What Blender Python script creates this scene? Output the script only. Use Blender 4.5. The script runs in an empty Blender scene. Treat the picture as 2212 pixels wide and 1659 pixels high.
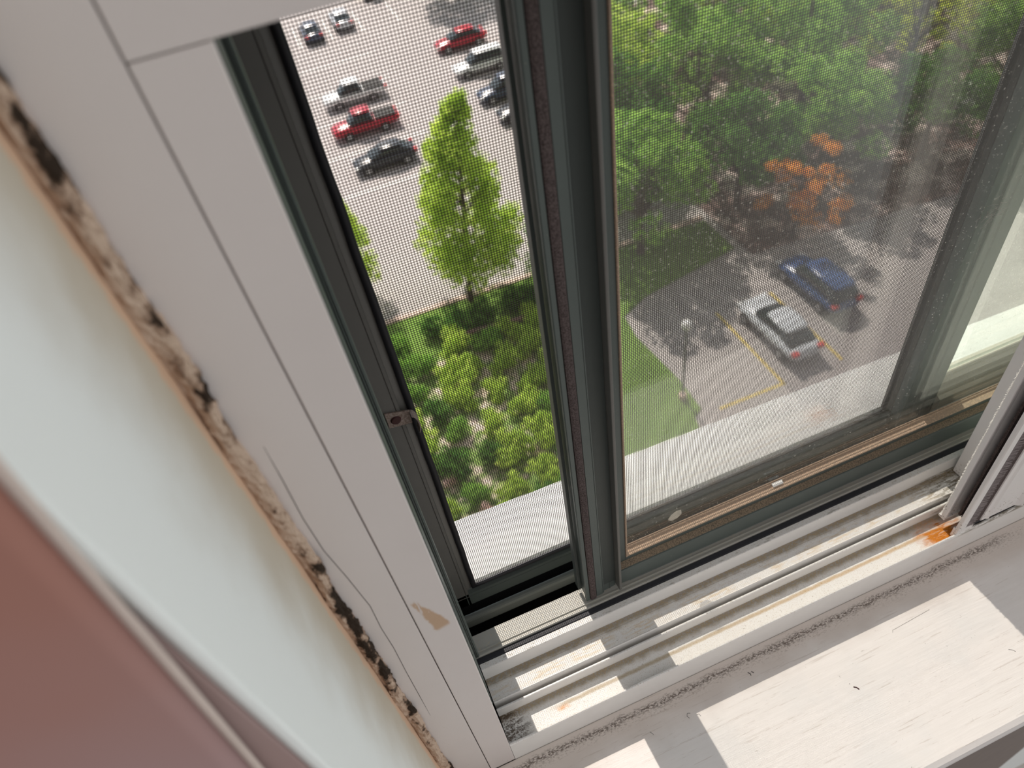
import bpy, bmesh, math, random
from mathutils import Vector, Matrix
S = 0.001                                   # window geometry is written in millimetres from the lens
C = bpy.context.scene.collection
scn = bpy.context.scene

# ---------------------------------------------------------------- camera
R = [[0.92132, -0.36636, -0.13018], [-0.35275, -0.64683, -0.67615], [0.16351, 0.66888, -0.72517]]
cam = bpy.data.cameras.new('camera'); camo = bpy.data.objects.new('camera', cam); C.objects.link(camo)
right, down, fwd = [Vector(r).normalized() for r in R]
camo.matrix_world = Matrix(((right.x, -down.x, -fwd.x, 0), (right.y, -down.y, -fwd.y, 0), (right.z, -down.z, -fwd.z, 0), (0, 0, 0, 1)))
cam.sensor_width = 36; cam.lens = 36 * 1567.98 / 2212; cam.clip_start = 0.01; cam.clip_end = 500
cam.dof.use_dof = True; cam.dof.focus_distance = 0.47; cam.dof.aperture_fstop = 10.5
scn.camera = camo
# ---------------------------------------------------------------- sky, sun, exposure
W = bpy.data.worlds.new('sky'); scn.world = W; W.use_nodes = True
nt = W.node_tree; nt.nodes.clear()
tc = nt.nodes.new('ShaderNodeTexCoord'); sx = nt.nodes.new('ShaderNodeSeparateXYZ'); nt.links.new(tc.outputs['Generated'], sx.inputs[0])
mr = nt.nodes.new('ShaderNodeMapRange'); mr.interpolation_type = 'SMOOTHSTEP'
mr.inputs['From Min'].default_value = -0.25; mr.inputs['From Max'].default_value = 0.5; nt.links.new(sx.outputs['Y'], mr.inputs['Value'])
mx = nt.nodes.new('ShaderNodeMix'); mx.data_type = 'RGBA'; nt.links.new(mr.outputs[0], mx.inputs[0])
rm = nt.nodes.new('ShaderNodeMapRange'); rm.interpolation_type = 'SMOOTHSTEP'; rm.inputs['From Min'].default_value = -0.6; rm.inputs['From Max'].default_value = 0.8; nt.links.new(sx.outputs['Z'], rm.inputs['Value'])
rx_ = nt.nodes.new('ShaderNodeMapRange'); rx_.interpolation_type = 'SMOOTHSTEP'; rx_.inputs['From Min'].default_value = 0.45; rx_.inputs['From Max'].default_value = 1.0; nt.links.new(sx.outputs['X'], rx_.inputs['Value'])
rc = nt.nodes.new('ShaderNodeMix'); rc.data_type = 'RGBA'; nt.links.new(rm.outputs[0], rc.inputs[0])     # the room behind the lens: darker floor, paler ceiling
rc.inputs[6].default_value = (0.17, 0.15, 0.145, 1); rc.inputs[7].default_value = (0.58, 0.54, 0.525, 1)
r2 = nt.nodes.new('ShaderNodeMix'); r2.data_type = 'RGBA'; nt.links.new(rx_.outputs[0], r2.inputs[0]); nt.links.new(rc.outputs[2], r2.inputs[6]); r2.inputs[7].default_value = (1.75, 1.84, 1.82, 1)  # added glow from the right to fill the reveal; no source built there
nt.links.new(r2.outputs[2], mx.inputs[6]); mx.inputs[7].default_value = (1.45, 1.55, 1.65, 1)
bg = nt.nodes.new('ShaderNodeBackground'); bg.inputs['Strength'].default_value = 1.0
wo = nt.nodes.new('ShaderNodeOutputWorld'); nt.links.new(mx.outputs[2], bg.inputs[0]); nt.links.new(bg.outputs[0], wo.inputs[0])
sun = bpy.data.lights.new('sun', 'SUN'); sun.energy = 8.8; sun.angle = math.radians(0.5); sun.color = (1.0, 0.90, 0.80)
suno = bpy.data.objects.new('sun', sun); C.objects.link(suno)
suno.rotation_euler = Vector((0.022, -1.0, -1.136)).to_track_quat('-Z', 'Y').to_euler()
scn.view_settings.view_transform = 'Standard'; scn.view_settings.look = 'None'
scn.view_settings.exposure = 0.0; scn.view_settings.gamma = 1.0; scn.view_settings.use_curve_mapping = False
scn.cycles.max_bounces = 8; scn.cycles.transparent_max_bounces = 24; scn.cycles.caustics_reflective = False; scn.cycles.caustics_refractive = False
scn.cycles.use_denoising = True
scn.cycles.sample_clamp_indirect = 4

# ---------------------------------------------------------------- node helper
class NT:
    def __init__(s, name):
        s.m = bpy.data.materials.new(name); s.m.use_nodes = True; s.t = s.m.node_tree; s.t.nodes.clear()
        s.out = s.t.nodes.new('ShaderNodeOutputMaterial')
    def n(s, kind, **kw):
        o = s.t.nodes.new(kind)
        for k, v in kw.items(): setattr(o, k, v)
        return o
    def put(s, v, sock):
        if hasattr(v, 'is_output'): s.t.links.new(v, sock)
        elif isinstance(v, (tuple, list)) and len(v) == 3 and len(sock.default_value) == 4: sock.default_value = (*v, 1)
        else: sock.default_value = v
    def math(s, op, a, b=0.0, c=None, clamp=False):
        o = s.n('ShaderNodeMath', operation=op, use_clamp=clamp); s.put(a, o.inputs[0]); s.put(b, o.inputs[1])
        if c is not None: s.put(c, o.inputs[2])
        return o.outputs[0]
    def mul(s, a, b): return s.math('MULTIPLY', a, b)
    def add(s, a, b): return s.math('ADD', a, b)
    def sub(s, a, b): return s.math('SUBTRACT', a, b)
    def step(s, v, lo, hi):                              # 0 below lo, 1 above hi (lo may exceed hi)
        o = s.n('ShaderNodeMapRange'); o.interpolation_type = 'SMOOTHSTEP'
        if lo <= hi: a, b, x, y = lo, hi, 0.0, 1.0
        else: a, b, x, y = hi, lo, 1.0, 0.0
        s.put(v, o.inputs['Value']); o.inputs['From Min'].default_value = a; o.inputs['From Max'].default_value = b
        o.inputs['To Min'].default_value = x; o.inputs['To Max'].default_value = y
        return o.outputs[0]
    def band(s, v, a, b, w): return s.mul(s.step(v, a - w, a + w), s.step(v, b + w, b - w))
    def pos(s, obj=False):
        if obj: p = s.n('ShaderNodeTexCoord').outputs['Object']
        else: p = s.n('ShaderNodeNewGeometry').outputs['Position']
        v = s.n('ShaderNodeVectorMath', operation='SCALE'); s.put(p, v.inputs[0]); v.inputs['Scale'].default_value = 1.0 if obj else 1000.0
        return v.outputs[0]
    def xyz(s, p):
        o = s.n('ShaderNodeSeparateXYZ'); s.put(p, o.inputs[0]); return o.outputs
    def noise(s, p, scale, detail=3, rough=0.55, stretch=(1, 1, 1)):
        mp = s.n('ShaderNodeVectorMath', operation='MULTIPLY'); s.put(p, mp.inputs[0]); mp.inputs[1].default_value = stretch
        o = s.n('ShaderNodeTexNoise'); s.put(mp.outputs[0], o.inputs['Vector'])
        o.inputs['Scale'].default_value = scale; o.inputs['Detail'].default_value = detail; o.inputs['Roughness'].default_value = rough
        return o.outputs['Fac']
    def mix(s, f, a, b):
        o = s.n('ShaderNodeMix', data_type='RGBA'); s.put(f, o.inputs[0]); s.put(a, o.inputs[6]); s.put(b, o.inputs[7]); return o.outputs[2]
    def bsdf(s, col, rough=0.5, spec=0.5, metal=0.0, bump=None, bstr=0.3, bdist=0.0005):
        o = s.n('ShaderNodeBsdfPrincipled'); s.put(col, o.inputs['Base Color']); s.put(rough, o.inputs['Roughness'])
        o.inputs['Specular IOR Level'].default_value = spec; o.inputs['Metallic'].default_value = metal
        if bump is not None:
            b = s.n('ShaderNodeBump'); b.inputs['Strength'].default_value = bstr; b.inputs['Distance'].default_value = bdist
            s.put(bump, b.inputs['Height']); s.t.links.new(b.outputs[0], o.inputs['Normal'])
        s.t.links.new(o.outputs[0], s.out.inputs[0]); return o
M = {}
def plain(name, col, rough=0.5, spec=0.5, metal=0.0, var=0.12, scale=0.05, obj=False):
    t = NT(name); p = t.pos(obj); f = t.noise(p, scale, 4)
    c = t.mix(f, [x * (1 - var) for x in col], [min(1, x * (1 + var)) for x in col])
    t.bsdf(c, rough, spec, metal); M[name] = t.m; return t.m

WHITE = (0.80, 0.765, 0.745)
# casing: white satin with a faint grime, the scraped tan patch and scuffs
t = NT('casing_white'); p = t.pos(); X, Y, Z = t.xyz(p)
c = t.mix(t.noise(p, 0.03, 3), (0.70, 0.645, 0.63), (0.74, 0.685, 0.67))
fine = t.noise(p, 0.9, 2); spk = t.mul(t.step(fine, 0.735, 0.77), t.step(Z, -330, -420)); c = t.mix(t.mul(spk, 0.7), c, (0.2, 0.14, 0.1))
# tan patch, a stroke from (-23,-300) to (-14,-334)
ux, uz = 0.256, -0.967
dx = t.add(X, 23.0); dz = t.add(Z, 300.0)
al = t.add(t.mul(dx, ux), t.mul(dz, uz)); ac = t.sub(t.mul(dx, uz), t.mul(dz, ux))
nz = t.noise(p, 0.12, 4, 0.65)
w_ = t.sub(t.add(1.6, t.mul(t.step(al, 4, 30), 2.2)), t.math('ABSOLUTE', t.add(ac, t.mul(t.sub(nz, 0.5), 3.5))))
patch = t.mul(t.step(w_, -0.6, 0.8), t.band(al, 1.0, 34.0, 2.0))
stre = t.noise(p, 1.0, 2, 0.5, (1.0, 1.0, 0.15))
patch = t.mul(patch, t.step(t.add(stre, t.mul(t.step(al, 5, 25), 0.35)), 0.35, 0.6))
c = t.mix(t.mul(patch, 0.85), c, (0.52, 0.33, 0.19))
t.bsdf(c, 0.38, 0.4, bump=fine, bstr=0.05); M['casing'] = t.m
# plain glossy white for the sashes with specks
t = NT('sash_white'); p = t.pos(); X, Y, Z = t.xyz(p)
f = t.noise(p, 0.55, 3, 0.6); low = t.step(Z, -480, -522)
c = t.mix(t.noise(p, 0.04, 3), (0.78, 0.76, 0.755), (0.83, 0.805, 0.79))
c = t.mix(t.mul(t.step(t.add(f, t.mul(low, 0.13)), 0.73, 0.78), 0.85), c, (0.13, 0.10, 0.06))
t.bsdf(c, 0.4, 0.4, bump=f, bstr=0.05); M['sash_white'] = t.m
# white sill track: dust in the corners, rust stripe, mould and rust spots
t = NT('track_white'); p = t.pos(); X, Y, Z = t.xyz(p)
nor = t.n('ShaderNodeNewGeometry').outputs['Normal']; NZ = t.xyz(nor)[2]; up = t.step(NZ, 0.4, 0.7)
n1 = t.noise(p, 0.12, 4, 0.6); n2 = t.noise(p, 0.8, 3, 0.7); n3 = t.noise(p, 0.05, 3); n4 = t.noise(p, 0.45, 2, 0.6, (0.2, 1.2, 1))
c = t.mix(n1, (0.80, 0.785, 0.76), (0.86, 0.85, 0.835))
j = t.mul(t.sub(n1, 0.5), 6.0)
Yj = t.add(Y, j)
low = t.step(Z, -531, -533)                                  # floor of the front channel
d1 = t.mul(low, t.step(Yj, 188.8, 194.0)); mid = t.mul(t.step(Z, -519, -521), t.sub(1.0, low))
d2 = t.mul(mid, t.step(Yj, 211.8, 217.0))
dust = t.math('MAXIMUM', d1, d2)
grain = t.step(n2, 0.36, 0.60)
dcol = t.mix(t.step(n2, 0.3, 0.75), (0.075, 0.055, 0.03), (0.52, 0.42, 0.28))
c = t.mix(t.mul(t.mul(dust, up), t.add(0.62, t.mul(grain, 0.38))), c, dcol)
spk = t.mul(t.step(n2, 0.655, 0.70), up); c = t.mix(t.mul(spk, 0.75), c, (0.16, 0.10, 0.05))
spk2 = t.mul(t.step(t.noise(p, 1.5, 2, 0.6), 0.56, 0.68), t.mul(up, 0.5)); c = t.mix(spk2, c, (0.42, 0.30, 0.18))
# tan sweep in the middle channel
tan_ = t.mul(mid, t.mul(t.band(Y, 203.5, 212, 2.5), t.mul(t.step(n4, 0.42, 0.62), t.step(n3, 0.35, 0.6)))); c = t.mix(t.mul(tan_, 0.6), c, (0.70, 0.55, 0.36))
seam = t.mul(mid, t.band(Y, 214.4, 214.7, 0.15)); c = t.mix(t.mul(seam, 0.6), c, (0.2, 0.16, 0.1))
# dark sludge to the right end of the middle channel
sl = t.mul(mid, t.mul(t.step(t.add(X, t.mul(j, 8)), 345, 395), t.step(t.add(n4, t.mul(n2, 0.4)), 0.60, 0.82))); c = t.mix(t.mul(sl, 0.85), c, (0.14, 0.11, 0.06))
# rust stripe along the front channel
st = t.mul(low, t.mul(t.band(t.add(Y, t.mul(j, 0.25)), 184.0, 186.6, 0.9), t.mul(t.step(X, 22, 45), t.step(X, 372, 360))))
c = t.mix(t.mul(st, t.add(0.35, t.mul(n2, 0.6))), c, t.mix(t.step(X, 60, 320), (0.38, 0.28, 0.13), (0.52, 0.31, 0.09)))
# rust pool at the right end
rx = t.sub(X, 362.0); ry = t.sub(Y, 181.0)
rd = t.math('SQRT', t.add(t.mul(t.mul(rx, rx), 0.30), t.mul(ry, ry)))
rust = t.mul(t.mul(low, t.add(t.mul(up, 0.9), 0.1)), t.mul(t.step(t.add(rd, t.mul(t.sub(n1, 0.5), 16.0)), 17.0, 3.0), t.add(0.45, t.mul(t.step(n4, 0.35, 0.6), 0.6))))
rcol = t.mix(n2, (0.36, 0.09, 0.008), (0.85, 0.33, 0.04)); c = t.mix(t.math('MINIMUM', t.mul(rust, 1.15), 1.0), c, rcol)
rx = t.sub(X, 37.0); ry = t.sub(Y, 183.0); rd = t.math('SQRT', t.add(t.mul(t.mul(rx, rx), 0.25), t.mul(ry, ry)))
c = t.mix(t.mul(t.mul(low, t.step(t.add(rd, t.mul(t.sub(n1, 0.5), 6.0)), 3.2, 0.5)), 0.7), c, (0.72, 0.30, 0.05))
# mould in the left corner
rx = t.add(X, 3.0); ry = t.sub(Y, 183.0); rd = t.math('SQRT', t.add(t.mul(rx, rx), t.mul(t.mul(ry, ry), 0.55)))
mo = t.mul(t.mul(low, up), t.mul(t.step(t.add(rd, t.mul(t.sub(n1, 0.5), 18.0)), 17.0, 5.0), t.step(t.add(t.mul(n2, 0.7), t.mul(n4, 0.6)), 0.56, 0.72)))
c = t.mix(t.mul(mo, 0.9), c, t.mix(n1, (0.03, 0.02, 0.012), (0.16, 0.10, 0.06)))
ridge = t.mul(t.step(Z, -514, -512), t.step(n4, 0.56, 0.62)); ridge = t.mul(ridge, t.mul(t.step(n3, 0.5, 0.58), t.band(Y, 222.0, 225.0, 0.8))); c = t.mix(t.mul(ridge, 0.55), c, (0.25, 0.23, 0.18))
hgt = t.add(t.mul(n2, t.add(dust, 0.1)), 0)
t.bsdf(c, t.add(0.35, t.mul(dust, 0.5)), 0.4, bump=hgt, bstr=0.5, bdist=0.0006); M['track'] = t.m

# dusty aluminium of the outer half; amount of dust differs by strip
def alu(name, c0, c1, dustcol, dlo, dhi, rough=0.45, scale=0.9, dmax=0.9, met=0.0):
    t = NT(name); p = t.pos(); n2 = t.noise(p, scale, 3, 0.7); n1 = t.noise(p, 0.05, 3)
    c = t.mix(n1, c0, c1); sp = t.step(n2, dlo, dhi)
    dcol = t.mix(t.noise(p, 1.4, 2, 0.7), dustcol, [min(1, x * 3.2) for x in dustcol])
    c = t.mix(t.mul(sp, dmax), c, dcol); t.bsdf(c, rough, 0.45, met, bump=n2, bstr=0.25, bdist=0.0003); M[name] = t.m
alu('sage_metal', (0.088, 0.108, 0.100), (0.106, 0.128, 0.120), (0.30, 0.27, 0.22), 0.72, 0.78)
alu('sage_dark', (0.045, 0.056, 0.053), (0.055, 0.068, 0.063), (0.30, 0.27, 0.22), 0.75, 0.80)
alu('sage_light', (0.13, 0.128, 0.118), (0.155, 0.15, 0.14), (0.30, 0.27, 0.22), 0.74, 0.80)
alu('rail_metal', (0.20, 0.225, 0.215), (0.24, 0.26, 0.25), (0.30, 0.27, 0.22), 0.74, 0.80)
alu('outer_track', (0.40, 0.40, 0.37), (0.46, 0.45, 0.41), (0.42, 0.24, 0.08), 0.58, 0.75, dmax=0.55)
alu('sunlit_rail', (0.62, 0.58, 0.50), (0.72, 0.69, 0.62), (0.42, 0.24, 0.08), 0.50, 0.70, dmax=0.45)  # sunlit brightness of the outer rail put into its base colour
alu('dust_ledge', (0.10, 0.09, 0.07), (0.13, 0.11, 0.085), (0.17, 0.13, 0.09), 0.30, 0.62, 0.9, 1.1)
alu('bead_tan', (0.36, 0.27, 0.20), (0.43, 0.33, 0.25), (0.32, 0.22, 0.15), 0.45, 0.70, 0.8, 1.0)
alu('gasket', (0.018, 0.019, 0.026), (0.026, 0.027, 0.034), (0.20, 0.19, 0.18), 0.70, 0.77, 0.6)
plain('black_gap', (0.003, 0.003, 0.003), 0.9, 0.05)
plain('spline', (0.012, 0.012, 0.016), 0.6)
plain('thread', (0.030, 0.022, 0.022), 0.7, 0.2)
t = NT('pile'); p = t.pos(); n = t.noise(p, 1.6, 2, 0.7); t.bsdf(t.mix(t.step(n, 0.3, 0.7), (0.05, 0.038, 0.038), (0.15, 0.12, 0.115)), 0.95, 0.1, bump=n, bstr=0.8, bdist=0.0006); M['pile'] = t.m
plain('bristle', (0.34, 0.30, 0.30), 0.9, 0.1, scale=0.4, var=0.4)
plain('bristle_white', (0.80, 0.78, 0.75), 0.9, 0.1)
t = NT('latch_metal'); p = t.pos(); n = t.noise(p, 0.9, 4, 0.7); t.bsdf(t.mix(t.step(n, 0.35, 0.7), (0.22, 0.16, 0.13), (0.42, 0.35, 0.31)), 0.6, 0.5, 0.3, bump=n, bstr=0.5); M['latch'] = t.m
plain('screw_red', (0.05, 0.012, 0.012), 0.6)
# glass: clear pane that carries a thin film of dust
def glass(name, dust, specks, tint=(0.955, 0.965, 0.955, 1)):
    t = NT(name); p = t.pos()
    n = t.noise(p, 0.05, 4, 0.6); s1 = t.noise(p, 0.7, 2, 0.5); s2 = t.noise(p, 0.35, 3, 0.7, (1, 1, 1.6))
    amt = t.add(t.mul(t.add(0.55, t.mul(n, 0.9)), dust), t.mul(t.step(s1, 0.675, 0.72), specks))
    amt = t.add(amt, t.mul(t.step(s2, 0.64, 0.70), specks * 0.5))
    tr = t.n('ShaderNodeBsdfTransparent'); tr.inputs[0].default_value = tint
    gl = t.n('ShaderNodeBsdfGlossy'); gl.inputs['Roughness'].default_value = 0.0
    ge = t.n('ShaderNodeNewGeometry'); dt = t.n('ShaderNodeVectorMath', operation='DOT_PRODUCT'); t.put(ge.outputs['Normal'], dt.inputs[0]); t.put(ge.outputs['Incoming'], dt.inputs[1])
    fr = t.add(0.075, t.mul(0.925, t.math('POWER', t.sub(1.0, t.math('ABSOLUTE', dt.outputs['Value'])), 5.0)))
    m1 = t.n('ShaderNodeMixShader'); t.put(fr, m1.inputs[0]); t.t.links.new(tr.outputs[0], m1.inputs[1]); t.t.links.new(gl.outputs[0], m1.inputs[2])
    df = t.n('ShaderNodeBsdfDiffuse'); df.inputs[0].default_value = (0.85, 0.83, 0.76, 1)
    tl = t.n('ShaderNodeBsdfTranslucent'); tl.inputs[0].default_value = (0.85, 0.83, 0.76, 1)
    m2 = t.n('ShaderNodeMixShader'); m2.inputs[0].default_value = 0.6; t.t.links.new(df.outputs[0], m2.inputs[1]); t.t.links.new(tl.outputs[0], m2.inputs[2])
    m3 = t.n('ShaderNodeMixShader'); t.put(amt, m3.inputs[0]); t.t.links.new(m1.outputs[0], m3.inputs[1]); t.t.links.new(m2.outputs[0], m3.inputs[2])
    t.t.links.new(m3.outputs[0], t.out.inputs[0]); M[name] = t.m
glass('dusty_glass', 0.015, 0.4)
glass('grimy_glass', 0.05, 0.5, (0.80, 0.84, 0.81, 1))
t = NT('light_spot_film'); d = t.n('ShaderNodeBsdfDiffuse'); d.inputs[0].default_value = (0.85, 0.8, 0.7, 1); a_ = t.n('ShaderNodeBsdfTransparent'); m = t.n('ShaderNodeMixShader'); m.inputs[0].default_value = 0.28
t.t.links.new(a_.outputs[0], m.inputs[1]); t.t.links.new(d.outputs[0], m.inputs[2]); t.t.links.new(m.outputs[0], t.out.inputs[0]); M['light_spot_film'] = t.m
# painted wooden sill
t = NT('sill_paint'); p = t.pos(); X, Y, Z = t.xyz(p)
br = t.noise(p, 0.16, 4, 0.6, (0.12, 1.6, 1)); n1 = t.noise(p, 0.02, 3); n2 = t.noise(p, 0.5, 3, 0.7)
c = t.mix(br, (0.76, 0.725, 0.70), (0.87, 0.84, 0.825))
c = t.mix(t.mul(t.step(n1, 0.45, 0.7), 0.20), c, (0.62, 0.66, 0.68))
sc = t.mul(t.step(t.noise(p, 0.35, 4, 0.7, (0.18, 1.6, 1)), 0.69, 0.73), 0.55); c = t.mix(sc, c, (0.28, 0.22, 0.18))
sp = t.mul(t.step(n2, 0.715, 0.75), 0.75); c = t.mix(sp, c, (0.10, 0.07, 0.06))
c = t.mix(t.mul(t.step(t.add(Y, t.mul(t.sub(n1, 0.5), 40)), 138, 160), 0.55), c, (0.56, 0.47, 0.41)); scr_ = t.mul(t.step(t.noise(p, 0.22, 4, 0.7, (0.12, 2.4, 1)), 0.60, 0.66), 0.35); c = t.mix(scr_, c, (0.45, 0.38, 0.33))  # brown scuffing that also paints in shade near the track; fine scratches
# flaky dirt where the track meets the sill
wv = t.noise(p, 0.11, 3, 0.6); yl = t.add(Y, t.mul(t.sub(wv, 0.5), 7.0))
cr = t.noise(p, 0.75, 4, 0.75, (0.6, 1.3, 1)); xe = t.step(X, 430, 395)
fl = t.mul(t.band(yl, 163.5, 167.5, 2.0), t.step(cr, 0.44, 0.54)); c = t.mix(t.mul(t.mul(fl, xe), 0.9), c, (0.07, 0.05, 0.04))
fl2 = t.mul(t.band(yl, 159.5, 168.5, 2.5), t.step(cr, 0.52, 0.62)); c = t.mix(t.mul(fl2, 0.55), c, (0.22, 0.17, 0.14))
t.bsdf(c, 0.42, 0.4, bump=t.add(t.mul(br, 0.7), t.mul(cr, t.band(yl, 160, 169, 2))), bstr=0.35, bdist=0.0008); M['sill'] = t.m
# walls
t = NT('reveal_paint'); p = t.pos(); X, Y, Z = t.xyz(p)
c = t.mix(t.step(t.add(Y, t.mul(t.sub(t.noise(p, 0.03, 3), 0.5), 30)), 108, 166), (0.84, 0.87, 0.86), (0.52, 0.46, 0.37))  # pale corner, darker caulk side: room-light falloff painted into the colour
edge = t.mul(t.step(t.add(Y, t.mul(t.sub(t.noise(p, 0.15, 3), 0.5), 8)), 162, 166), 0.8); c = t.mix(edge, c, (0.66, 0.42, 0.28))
t.bsdf(c, 0.6, 0.3, bump=t.noise(p, 0.2, 3, 0.5, (1, 1, 0.3)), bstr=0.15); M['reveal'] = t.m
t = NT('mauve_paint'); p = t.pos(); c = t.mix(t.noise(p, 0.02, 3), (0.42, 0.30, 0.28), (0.46, 0.34, 0.33)); t.bsdf(c, 0.7, 0.3); M['mauve'] = t.m
t = NT('pink_cloth'); p = t.pos(); X, Y, Z = t.xyz(p)
c = t.mix(t.step(t.add(Z, t.mul(t.sub(t.noise(p, 0.02, 2), 0.5), 60)), -60, -215), (0.45, 0.225, 0.18), (0.47, 0.33, 0.33)); t.bsdf(c, 0.9, 0.1, bump=t.noise(p, 1.0, 2), bstr=0.1); M['pink'] = t.m
plain('pale_hem', (0.60, 0.50, 0.45), 0.7)
# caulk with mould
t = NT('mouldy_caulk'); p = t.pos(); X, Y, Z = t.xyz(p)
a = t.noise(p, 0.11, 5, 0.65, (1, 1, 0.55)); b = t.noise(p, 0.03, 3, 0.5, (1, 1, 0.5)); g = t.noise(p, 0.7, 3, 0.7)
c = t.mix(g, (0.42, 0.30, 0.22), (0.66, 0.52, 0.42))
side = t.step(X, -53.5, -49.5)
k = t.add(t.add(a, t.mul(t.sub(b, 0.5), 0.7)), t.add(t.mul(side, 0.16), t.mul(t.sub(g, 0.5), 0.12)))
c = t.mix(t.mul(t.step(k, 0.60, 0.68), 0.65), c, (0.22, 0.13, 0.085)); c = t.mix(t.mul(t.step(k, 0.655, 0.74), 0.95), c, (0.018, 0.012, 0.008))
t.bsdf(c, 0.9, 0.15, bump=t.add(g, a), bstr=0.8, bdist=0.001); M['caulk'] = t.m
# outdoors
t = NT('asphalt'); p = t.pos(True); X, Y, Z = t.xyz(p)
c = t.mix(t.noise(p, 0.15, 5), (0.37, 0.34, 0.335), (0.47, 0.435, 0.43)); c = t.mix(t.mul(t.noise(p, 4.0, 2), 0.25), c, (0.28, 0.26, 0.26)); t.bsdf(c, 0.85, 0.2); M['asphalt'] = t.m
t = NT('grass'); p = t.pos(True); c = t.mix(t.noise(p, 0.6, 5, 0.7), (0.085, 0.17, 0.03), (0.20, 0.32, 0.07)); t.bsdf(c, 0.9, 0.1); M['grass'] = t.m
t = NT('mulch'); p = t.pos(True); c = t.mix(t.step(t.noise(p, 1.2, 5, 0.7), 0.46, 0.62), (0.17, 0.27, 0.07), (0.74, 0.58, 0.53)); t.bsdf(c, 0.9, 0.1); M['mulch'] = t.m
t = NT('forest_floor'); p = t.pos(True); c = t.mix(t.step(t.noise(p, 0.45, 5, 0.7), 0.48, 0.60), (0.13, 0.085, 0.075), (0.62, 0.50, 0.47)); t.bsdf(c, 0.9, 0.1); M['forest_floor'] = t.m
t = NT('concrete'); p = t.pos(); c = t.mix(t.noise(p, 0.05, 4), (0.74, 0.75, 0.745), (0.82, 0.83, 0.82)); c = t.mix(t.mul(t.step(t.noise(p, 0.8, 3, 0.7), 0.6, 0.72), 0.35), c, (0.35, 0.38, 0.34)); t.bsdf(c, 0.7, 0.2); M['concrete'] = t.m
plain('kerb', (0.62, 0.46, 0.40), 0.8, obj=True, scale=1)
plain('shaded_wall', (0.22, 0.18, 0.16), 0.8)  # shade under the sill nosing put into a darker wall colour
plain('render_wall', (0.55, 0.52, 0.48), 0.8)
plain('line_white', (0.75, 0.75, 0.73), 0.8, obj=True, scale=2); plain('line_yellow', (0.68, 0.50, 0.10), 0.8, obj=True, scale=2)
plain('fence_wood', (0.22, 0.13, 0.12), 0.8, obj=True, scale=2)
plain('bark', (0.10, 0.075, 0.06), 0.9, obj=True, scale=3); plain('pole_grey', (0.14, 0.15, 0.155), 0.5, obj=True); plain('lamp_white', (0.8, 0.8, 0.78), 0.5, obj=True)
def leaf(name, a, b, tr):
    t = NT(name); p = t.pos(True); n = t.noise(p, 1.3, 3, 0.7); c = t.mix(t.step(n, 0.3, 0.7), a, b)
    d = t.n('ShaderNodeBsdfDiffuse'); t.put(c, d.inputs[0]); l = t.n('ShaderNodeBsdfTranslucent'); t.put(t.mix(0.5, c, [min(1, x * 1.5) for x in b]), l.inputs[0])
    m = t.n('ShaderNodeMixShader'); m.inputs[0].default_value = tr; t.t.links.new(d.outputs[0], m.inputs[1]); t.t.links.new(l.outputs[0], m.inputs[2]); t.t.links.new(m.outputs[0], t.out.inputs[0]); M[name] = t.m
leaf('leaf_bright', (0.28, 0.46, 0.06), (0.60, 0.76, 0.16), 0.5)
leaf('leaf_mid', (0.08, 0.24, 0.03), (0.42, 0.64, 0.14), 0.4)
leaf('leaf_deep', (0.03, 0.10, 0.02), (0.16, 0.34, 0.06), 0.35)
leaf('leaf_yellow', (0.26, 0.40, 0.03), (0.66, 0.74, 0.10), 0.45)
leaf('leaf_orange', (0.60, 0.22, 0.04), (0.95, 0.42, 0.08), 0.4)
leaf('petal_pink', (0.60, 0.38, 0.36), (0.80, 0.62, 0.60), 0.3)
for k, c in dict(car_silver=(0.60, 0.63, 0.68), car_white=(0.82, 0.84, 0.86), car_red=(0.42, 0.02, 0.04), car_black=(0.035, 0.04, 0.05), car_blue=(0.03, 0.07, 0.20), car_navy=(0.05, 0.07, 0.12)).items():
    plain(k, c, 0.25, 0.6, 0.0, 0.04, obj=True)
plain('car_glass', (0.015, 0.025, 0.03), 0.08, 0.8, obj=True); plain('tyre', (0.02, 0.02, 0.02), 0.8, obj=True); plain('hub', (0.4, 0.4, 0.42), 0.4, obj=True)
plain('tail_red', (0.55, 0.02, 0.02), 0.3, obj=True); plain('head_clear', (0.8, 0.8, 0.8), 0.2, obj=True)

# ---------------------------------------------------------------- mesh helpers
FAR = [1.0]                                       # the outer track and its sash stand this much farther out along the depth
def link(name, bm, m, parent=None, origin=(0, 0, 0), bevel=0.0, seg=2, smooth=False, scale=S):
    if FAR[0] != 1.0:
        for v in bm.verts: v.co = v.co * FAR[0] if v.co.z < -50 else Vector((v.co.x * FAR[0], v.co.y * FAR[0], v.co.z))
    me = bpy.data.meshes.new(name); o_ = Vector(origin)
    bmesh.ops.recalc_face_normals(bm, faces=bm.faces)
    for v in bm.verts: v.co = (v.co - o_) * scale if scale != 1 else v.co - o_
    bm.to_mesh(me); bm.free()
    if smooth:
        for pl in me.polygons: pl.use_smooth = True
    for mm in (m if isinstance(m, (list, tuple)) else [m]): me.materials.append(M[mm])
    o = bpy.data.objects.new(name, me); C.objects.link(o)
    if parent is not None:
        o.parent = parent
        o.location = (o_ * scale) - Vector(parent['_w'])
    else: o.location = o_ * scale
    if bevel:
        b = o.modifiers.new('bevel', 'BEVEL'); b.width = bevel * scale; b.segments = seg; b.limit_method = 'ANGLE'; b.angle_limit = math.radians(40); b.harden_normals = False
    return o
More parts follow.
